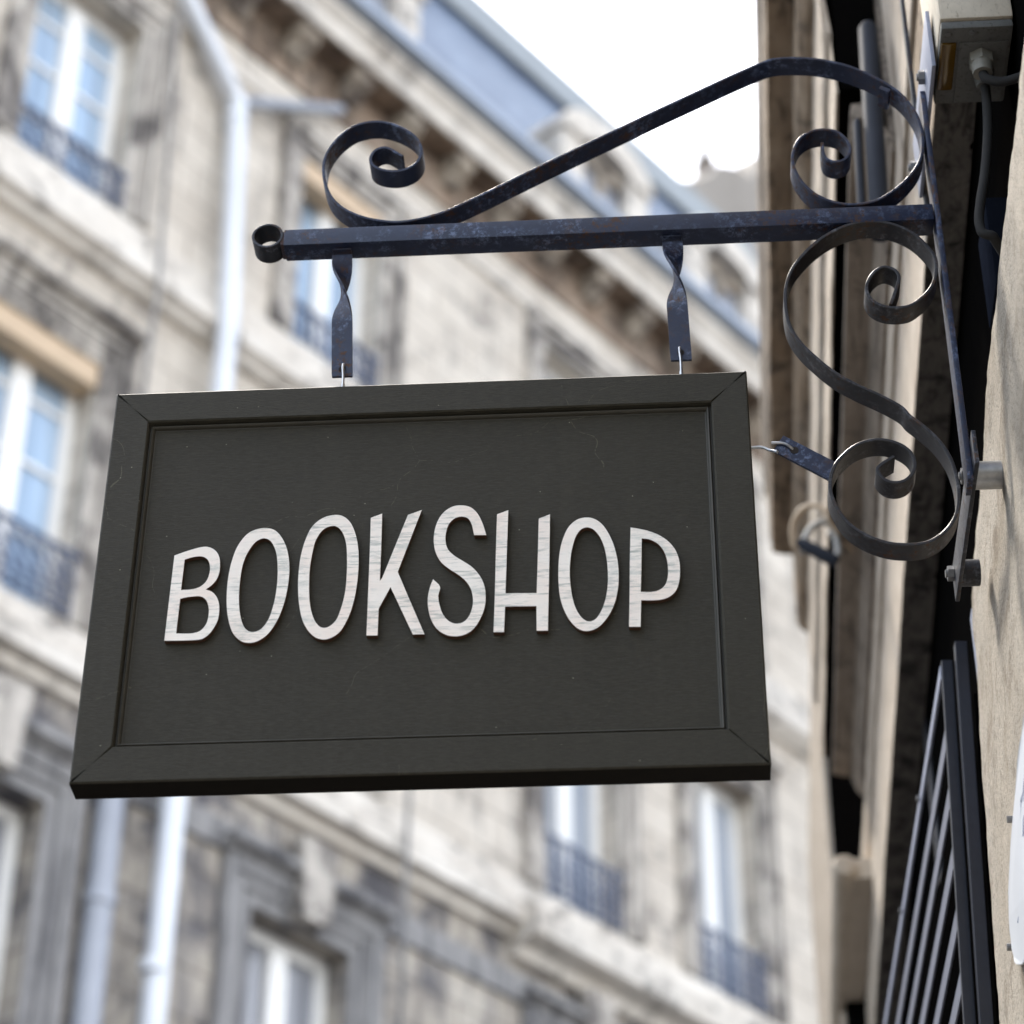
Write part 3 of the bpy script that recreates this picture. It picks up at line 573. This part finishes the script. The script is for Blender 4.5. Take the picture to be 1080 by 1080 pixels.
# oval enamel plate on the near stone
pl = thing('enamel_plate', 'white enamel plate with blue handwriting screwed to the golden stone', 'plaque', (1.2, .2, 0))
def on_wall(y, z, off): 
    p = Vector((face(y, z)-off, y, z)); a = R(-1.4)
    return Vector((1.25+p.x*math.cos(a)-p.y*math.sin(a), p.x*math.sin(a)+p.y*math.cos(a), p.z))
mb = MB(); ring_o = []; oc = (.02, -.095); orad = (.275, .125)
vs = []
for off in (.004, .0085):
    for k in range(48):
        a = 2*PI*k/48; vs.append(on_wall(oc[0]+orad[0]*math.cos(a), oc[1]+orad[1]*math.sin(a), off))
mb.add(vs, [tuple(range(48, 96)), tuple(range(48))[::-1]]+[(k, (k+1) % 48, 48+(k+1) % 48, 48+k) for k in range(48)])
mb.build('plate', ENAM, pl)
mb = MB(); random.seed(3)
for row in (.045, .0, -.045):
    pts = []; y = -.20
    while y < .19:
        pts.append(on_wall(y, oc[1]+row+random.uniform(-.022, .022), .0092)); y += random.uniform(.016, .030)
    mb.tube(catmull(pts, 4), .0007, 6)
mb.build('script_line', INK, pl)
for y, z in ((.20,.02),(.305,-.115),(-.15,.02)):
    mb = MB(); mb.tube([on_wall(y, z, .002), on_wall(y, z, .013)], .005, 10); mb.build('screw', ZINCB, pl)

# loose cable loops with a connector on the far wall
lc = thing('loose_cable', 'loops of loose cable with a dark connector hanging off the far wall', 'cable', (1.2, 2.6, 2.1))
l1 = [(x, 2.35-.01*i, z) for i, (x, y, z) in enumerate(DATA['loop1'])]+[(1.2179, 2.3214, 1.9576), (1.2513, 2.3691, 1.9481)]
mb = MB(); mb.tube(catmull(l1, 4), .0072, 10); mb.build('cable', m_plain('tan_cable_sheath', (.40,.30,.20), .6, var=.2), lc, True)
l2 = [(x, 2.33, z) for x, y, z in DATA['loop2']]
mb = MB(); mb.tube(catmull(l2, 4), .0085, 10); mb.tube(catmull([(x, 2.37, z) for x, y, z in DATA['connr']], 4), .008, 10); mb.build('cable', m_plain('grey_cable_sheath', (.36,.35,.33), .6, var=.2), lc, True)
mb = MB(); mb.tube([(1.1111, 2.3119, 1.9386), (1.1235, 2.3119, 1.9299), (1.175, 2.3119, 1.8937), (1.2026, 2.3119, 1.8737)], .018, 14, rs=[.008,.0155,.0175,.0165]); mb.build('connector', DKPIPE, lc, True)

# ------------------------------------------------------------------ the apartment house across the street
CX, CY, CZ = DATA['cam'][:3]; AZ = 35.784; DF = 13.5
fx, fy = CX-math.cos(R(AZ))*DF, CY+math.sin(R(AZ))*DF
GZ = -3.2
ap = thing('apartment_house', 'tall blurred limestone apartment house with slate mansard behind the signboard', 'building', (fx, fy, GZ), R(90-AZ))
S0, S1 = -1.0, 22.6
def F(mb_, name, m, parent=None, smooth=False): return mb_.build(name, m, parent or ap, smooth, world=False)
def hz(h): return h-GZ
cols = [(-.2,1.0),(2.9,4.1),(6.1,7.3),(9.42,10.66),(12.88,14.08),(16.72,17.92),(19.22,20.42)]
rows = {'ground':(-2.9,.2),'f0':(1.3,3.8),'f1':(5.05,7.66),'f2':(9.28,11.92),'f3':(13.66,16.02)}
def wall_with_holes(s0, s1, z0, z1, holes, y=0., depth=.36):
    xs = sorted({s0, s1}|{a for h in holes for a in h[:2]}); zs = sorted({z0, z1}|{a for h in holes for a in h[2:]})
    mb_ = MB()
    for i in range(len(xs)-1):
        for j in range(len(zs)-1):
            a, b_, c_, d_ = xs[i], xs[i+1], zs[j], zs[j+1]
            if any(h[0] <= a and b_ <= h[1] and h[2] <= c_ and d_ <= h[3] for h in holes): continue
            mb_.add([(a,y,hz(c_)),(b_,y,hz(c_)),(b_,y,hz(d_)),(a,y,hz(d_))], [(0,1,2,3)])
    for a, b_, c_, d_ in holes:
        for p, q2 in (((a,c_),(b_,c_)),((b_,c_),(b_,d_)),((b_,d_),(a,d_)),((a,d_),(a,c_))):
            mb_.add([(p[0],y,hz(p[1])),(q2[0],y,hz(q2[1])),(q2[0],y+depth,hz(q2[1])),(p[0],y+depth,hz(p[1]))], [(0,1,2,3)])
    return mb_
up_holes = [(c[0], c[1], *rows[r_]) for c in cols for r_ in ('f2','f3')]
lo_holes = [(c[0], c[1], *rows[r_]) for c in cols for r_ in ('ground','f0','f1')]
F(wall_with_holes(S0, S1, 8.86, 16.8, up_holes), 'upper_wall', FAC)
F(wall_with_holes(S0, S1, GZ, 8.86, lo_holes), 'lower_wall', LOWST)
mb = MB(); mb.box(S0, S1, .6, .7, 0, hz(17)); mb.box(S0, S0+.3, 0.01, .7, 0, hz(17)); mb.box(S1-.02, S1, .01, 9, 0, hz(17.6)); F(mb, 'inner_wall', DKTRIM)
def course(prof, s0, s1, name, m): mb_ = MB(); mb_.ext([(-p, hz(h)) for p, h in prof], s0, s1); return F(mb_, name, m)
# string courses, sill bands, entablature
course([(0,8.60),(.06,8.60),(.08,8.68),(.20,8.72),(.20,8.90),(.10,8.98),(0,9.02)], S0, 16.2, 'string_course', TRIM)
course([(0,8.42),(.10,8.42),(.14,8.52),(.34,8.60),(.36,8.86),(.2,8.96),(0,9.0)], 16.2, S1, 'string_course', TRIM)
course([(.002,8.02),(.045,8.02),(.05,8.28),(.002,8.30)], S0, S1, 'fascia_band', DKTRIM)
course([(0,9.03),(.05,9.03),(.05,9.24),(.0,9.26)], S0, S1, 'sill_band', TRIM)
course([(0,12.86),(.08,12.88),(.12,12.95),(.20,13.0),(.20,13.18),(.10,13.26),(0,13.30)], S0, S1, 'string_course', TRIM)
course([(0,13.33),(.05,13.33),(.05,13.62),(0,13.64)], S0, S1, 'sill_band', TRIM)
course([(0,16.32),(.05,16.34),(.05,16.44),(0,16.46)], S0, S1, 'architrave', TRIM)
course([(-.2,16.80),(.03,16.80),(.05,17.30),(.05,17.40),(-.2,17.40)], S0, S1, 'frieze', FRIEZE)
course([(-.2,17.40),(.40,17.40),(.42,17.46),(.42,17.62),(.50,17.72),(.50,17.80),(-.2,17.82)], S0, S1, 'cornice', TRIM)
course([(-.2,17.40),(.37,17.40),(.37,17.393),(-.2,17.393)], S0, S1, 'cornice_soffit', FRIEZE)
s = S0+.3
while s < S1-.3:
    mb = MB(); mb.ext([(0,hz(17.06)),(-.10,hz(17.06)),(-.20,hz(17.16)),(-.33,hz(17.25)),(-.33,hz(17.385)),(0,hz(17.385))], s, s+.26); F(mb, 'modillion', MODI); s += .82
gpr = [(.36,17.85),(.56,17.85),(.62,17.89),(.62,18.02),(.58,18.04),(.56,17.96),(.36,17.96)]
course(gpr, S0, S1, 'gutter', ZINC)
# mansard
mb = MB(); mb.ext([(-.30,hz(17.98)),(.15,hz(18.2)),(1.00,hz(21.95)),(1.5,hz(21.9)),(1.5,hz(17.9))], S0, S1); F(mb, 'roof', SLATE)
mb = MB(); mb.ext([(.76,hz(21.25)),(1.00,hz(22.15)),(1.10,hz(22.25)),(1.6,hz(22.3)),(1.6,hz(21.95)),(1.10,hz(21.97))], S0, S1); F(mb, 'ridge_flashing', ZINCR)
# windows
def window(c, r_, style='plain', blind=False):
    a, b_ = c; z0, z1 = rows[r_]; mid = (a+b_)/2; y0 = .24
    m = MB(); z0w = z0+.02; fw = .085
    m.box(a, a+fw, y0, y0+.08, hz(z0w), hz(z1)); m.box(b_-fw-.03, b_, y0, y0+.08, hz(z0w), hz(z1))
    m.box(a+fw, b_-fw-.03, y0, y0+.08, hz(z1-.12), hz(z1)); m.box(a+fw, b_-fw-.03, y0, y0+.08, hz(z0w), hz(z0w+.09))
    m.box(mid-.10, mid+.10, y0-.03, y0+.07, hz(z0w+.09), hz(z1-.12))
    if r_ in ('f2','f3') and style == 'bars':
        for t in (.30, .56, .80):
            zz = z0+(z1-z0)*t; m.box(a+fw, mid-.10, y0+.012, y0+.065, hz(zz-.022), hz(zz+.022)); m.box(mid+.10, b_-fw-.03, y0+.012, y0+.065, hz(zz-.022), hz(zz+.022))
    w = F(m, 'window', WHITE)
    g = MB(); g.box(a+.02, b_-.02, y0+.045, y0+.06, hz(z0w), hz(z1-.02)); F(g, 'pane', random.choice(PANES) if style != 'bars' and r_ in ('f2','f3') else (GLASS if style == 'bars' else GLASSD), w)
    if r_ in ('f2','f3'):
        h = .62 if r_ == 'f2' else .42
        rl = MB(); yr = -.02
        rl.box(a-.03, b_+.03, yr-.02, yr+.02, hz(z0+h), hz(z0+h+.035)); rl.box(a-.03, b_+.03, yr-.012, yr+.012, hz(z0+.05), hz(z0+.075))
        n = 9
        for k in range(n+1):
            x = a+(b_-a)*k/n; rl.box(x-.011, x+.011, yr-.01, yr+.01, hz(z0+.02), hz(z0+h))
            if k < n:
                xc = x+(b_-a)/n/2
                for zc in ([z0+.20, z0+.36, z0+.51] if r_ == 'f2' else [z0+.17, z0+.32]):
                    rr = .055; pts = [(xc+rr*math.cos(t), yr, hz(zc)+rr*1.15*math.sin(t)) for t in [2*PI*q2/10 for q2 in range(11)]]
                    rl.tube(pts, .010, 5, cap=False)
        F(rl, 'railing', RAIL, w)
    if blind:
        bl = MB(); bl.box(a+.01, b_-.0, -.005, .24, hz(z1-.26), hz(z1-.01), bev=.02); F(bl, 'blind', BLIND, w)
    # moulded surround
    sr = MB(); j = .30 if r_ in ('f2','f3') else .34
    for k, (e0, e1, p) in enumerate(((.0,.11,.035),(.12,.22,.065),(.23,j,.095))):
        sr.box(a-e1, a-e0, -p, .0, hz(z0), hz(z1+e1)); sr.box(b_+e0, b_+e1, -p, .0, hz(z0), hz(z1+e1)); sr.box(a-e0, b_+e0, -p, .0, hz(z1+e0), hz(z1+e1))
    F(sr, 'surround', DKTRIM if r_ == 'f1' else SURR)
    if r_ == 'f1':
        ks = MB(); ks.add([(mid-.16,-.20,hz(z1+.02)),(mid+.16,-.20,hz(z1+.02)),(mid+.22,-.22,hz(8.40)),(mid-.22,-.22,hz(8.40)),(mid-.16,0,hz(z1+.02)),(mid+.16,0,hz(z1+.02)),(mid+.22,0,hz(8.40)),(mid-.22,0,hz(8.40))],
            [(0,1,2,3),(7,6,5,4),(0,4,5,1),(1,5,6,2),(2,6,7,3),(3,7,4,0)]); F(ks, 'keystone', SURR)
    lh = MB(); hp = [(0,z1+j+.01),(.10,z1+j+.02),(.14,z1+j+.07),(.20,z1+j+.09),(.20,z1+j+.15),(0,z1+j+.17)]
    if r_ != 'f3':
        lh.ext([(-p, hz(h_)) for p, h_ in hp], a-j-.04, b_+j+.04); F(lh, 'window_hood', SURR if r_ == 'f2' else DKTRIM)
for i, c in enumerate(cols):
    window(c, 'f3', 'bars' if i in (3,) else 'plain', blind=(i == 4)); window(c, 'f2', 'bars' if i == 3 else 'plain', blind=(i == 3))
    window(c, 'f1'); 
    if 1 <= i <= 5: window(c, 'f0')
for i, c in enumerate(cols):
    d = MB(); d.box(c[0]+.02, c[1]-.02, .16, .22, hz(-2.9), hz(.2), bev=.01); d.box(c[0]+.2, c[1]-.2, .14, .17, hz(-2.2), hz(-.2), bev=.01); F(d, 'door', GATE)
# dormers
for c in cols:
    mid = (c[0]+c[1])/2+ (.62 if c[0] > 14 else .2)
    d = MB(); y0 = -.02; w2 = .84; zb_, zt_ = 17.99, 19.62
    d.box(mid-w2, mid-w2+.40, y0, 1.1, hz(zb_), hz(zt_), bev=.03); d.box(mid+w2-.40, mid+w2, y0, 1.1, hz(zb_), hz(zt_), bev=.03)
    d.box(mid-w2+.40, mid+w2-.40, y0+.03, .9, hz(zb_), hz(zb_+.25))
    n = 14; arc = [(mid+(w2+.06)*math.cos(PI*k/n), hz(zt_)+.56*math.sin(PI*k/n)) for k in range(n+1)]
    inn = [(mid+(w2-.40)*math.cos(PI*k/n), hz(zt_)+.18*math.sin(PI*k/n)) for k in range(n+1)]
    vs = [(x, y0-.06, z) for x, z in arc]+[(x, y0-.06, z) for x, z in inn]+[(x, 1.3, z) for x, z in arc]+[(x, .3, z) for x, z in inn]; m1 = n+1
    d.add(vs, [(k, k+1, m1+k+1, m1+k) for k in range(n)]+[(k+1, k, 2*m1+k, 2*m1+k+1) for k in range(n)]+[(m1+k, m1+k+1, 3*m1+k+1, 3*m1+k) for k in range(n)]+[(0,m1,3*m1,2*m1),(n,m1+n,3*m1+n,2*m1+n)])
    dm = F(d, 'dormer', TRIM)
    g = MB(); g.box(mid-w2+.40, mid+w2-.40, y0+.16, y0+.2, hz(zb_+.25), hz(zt_+.15)); wn = F(g, 'pane', GLASSD, dm)
    g = MB(); g.box(mid-.05, mid+.05, y0+.10, y0+.17, hz(zb_+.25), hz(zt_+.1)); g.box(mid-w2+.40, mid+w2-.40, y0+.10, y0+.17, hz(zt_-.15), hz(zt_+.05)); F(g, 'frame', MODI, dm)

M_ap = parent_matrix(ap)
def ft(*p): return M_ap @ Vector((p[0], p[1], hz(p[2])))
def pipe(name, lab, pts, r_, m, cat='drainpipe', clips=()):
    mb_ = MB(); mb_.tube([ft(*p) for p in pts], r_, 14)
    for c_ in clips: mb_.tube([ft(c_[0],c_[1],c_[2]-.05), ft(c_[0],c_[1],c_[2]+.05)], r_*1.14, 14)
    return tag(mb_.build(name, m, None, True), lab, cat)
pipe('drainpipe', 'white drainpipe with slanted top running down the apartment house wall', [(10.95,-.16,16.72),(11.68,-.16,15.92),(11.79,-.16,15.80),(11.84,-.26,13.1),(11.82,-.26,9.0),(11.74,-.26,8.2),(11.69,-.26,-3.1)], .100, PIPEM, clips=[(11.79,-.16,15.6),(11.70,-.26,6.6)])
pipe('drainpipe', 'short grey branch pipe joining the white drainpipe below the cornice', [(11.80,-.16,15.85),(13.20,-.16,16.80)], .062, PIPED)
pipe('drainpipe', 'wide grey zinc downpipe left of the white drainpipe, low on the facade', [(11.19,-.14,8.55),(11.19,-.14,-3.1)], .115, PIPED, clips=[(11.19,-.14,7.0)])
pipe('facade_cable', 'thin dark cable running down the facade left of the white drainpipe', [(10.99,-.08,16.5),(11.02,-.22,12.9),(11.03,-.08,9.1)], .022, DKTRIM, 'cable')
pipe('facade_cable', 'thin dark cable crossing the ledge below the middle of the signboard', [(14.45,-.30,9.6),(14.40,-.30,-2)], .022, DKTRIM, 'cable')

# gabled house beyond the mansard
gh = thing('gabled_house', 'pale stone gable with thin chimney rising beyond the slate roof', 'building', (fx, fy, GZ), R(90-AZ))
gp = [(22.9,0),(22.9,hz(24.9)),(24.2,hz(25.6)),(24.79,hz(26.2)),(24.98,hz(26.55)),(25.25,hz(26.72)),(25.5,hz(26.85)),(25.93,hz(26.95)),(26.35,hz(27.85)),(26.6,hz(27.95)),(27.2,hz(27.8)),(29.5,hz(27.9)),(29.5,0)]
mb = MB(); n = len(gp); mb.add([(x,3,z) for x, z in gp]+[(x,8,z) for x, z in gp], [tuple(range(n)), tuple(range(n,2*n))[::-1]]+[(i,(i+1) % n,n+(i+1) % n,n+i) for i in range(n)])
mb.build('wall', m_stone('pale_hazy_stone', (.26,.235,.205), (.33,.30,.265), (.17,.15,.13), .5, None, .6, .4, .02), gh, world=False)
mb = MB(); mb.box(25.0, 25.2, 3.2, 3.5, hz(26.0), hz(26.95), bev=.03); mb.tube([(25.10,3.35,hz(26.9)),(25.10,3.35,hz(27.15))], .09, 10); mb.build('chimney', MODI, gh, world=False)

# ------------------------------------------------------------------ ground, sky, sun, camera
mb = MB(); mb.add([(-400,-400,GZ-.12),(400,-400,GZ-.12),(400,400,GZ-.12),(-400,400,GZ-.12)], [(0,1,2,3)]); tag(mb.build('road', ASPH), kind='structure')
mb = MB(); mb.box(-.5, 1.2, -8, 8, GZ-.13, GZ-.004, bev=.01, M=Matrix.Rotation(R(-1.4), 4, 'Z')); tag(mb.build('pavement', PAVE), kind='structure')
mb = MB(); mb.box(S0, 30, -1.7, -.02, -.13, -.004, bev=.01, M=M_ap); tag(mb.build('pavement', PAVE), kind='structure')

SUN_AZ, SUN_EL = -32., 62.
w = bpy.data.worlds.new('World'); bpy.context.scene.world = w; w.use_nodes = True
nt = w.node_tree; bg = nt.nodes['Background']
sky = N(nt, 'ShaderNodeTexSky', sky_type='NISHITA'); sky.sun_disc = False
sky.sun_elevation = R(SUN_EL); sky.sun_rotation = R(SUN_AZ); sky.dust_density = 3.; sky.air_density = 1.2
# bright broken cloud
tc = N(nt, 'ShaderNodeTexCoord')
cl = noise(nt, tc.outputs['Generated'], 1.7, 7, .55, .3)
cm = ramp(nt, cl, [(CL0, G(0)), (CL1, G(1))])
col = mix(nt, cm, sky.outputs[0], CLOUD)
nt.links.new(col, bg.inputs['Color']); bg.inputs['Strength'].default_value = SKYS
sl = bpy.data.lights.new('sun', 'SUN'); sl.energy = SUNE; sl.angle = R(9); sl.color = (1, .94, .85)
so = bpy.data.objects.new('sun', sl); C.objects.link(so)
sd = Vector((math.sin(R(SUN_AZ))*math.cos(R(SUN_EL)), math.cos(R(SUN_AZ))*math.cos(R(SUN_EL)), math.sin(R(SUN_EL))))
so.rotation_euler = sd.to_track_quat('Z', 'Y').to_euler(); so.location = sd*30

cx, cy, cz, yaw, pitch, roll, fpx = DATA['cam']
cam = bpy.data.cameras.new('camera'); co = bpy.data.objects.new('camera', cam); C.objects.link(co)
fw = Vector((-math.sin(yaw)*math.cos(pitch), math.cos(yaw)*math.cos(pitch), math.sin(pitch)))
r0 = Vector((math.cos(yaw), math.sin(yaw), 0)); u0 = r0.cross(fw)
rr = r0*math.cos(roll)+u0*math.sin(roll); uu = -r0*math.sin(roll)+u0*math.cos(roll)
Mc = Matrix((rr, uu, -fw)).transposed().to_4x4(); Mc.translation = (cx, cy, cz); co.matrix_world = Mc
cam.sensor_width = 36; cam.lens = 36*fpx/1080; cam.clip_start = .05; cam.clip_end = 1500
cam.dof.use_dof = True; cam.dof.focus_distance = 3.52; cam.dof.aperture_fstop = FSTOP; cam.dof.aperture_blades = 9
bpy.context.scene.camera = co
sc = bpy.context.scene
sc.view_settings.view_transform = 'Standard'; sc.view_settings.look = 'None'; sc.view_settings.exposure = EXPO; sc.view_settings.gamma = 1
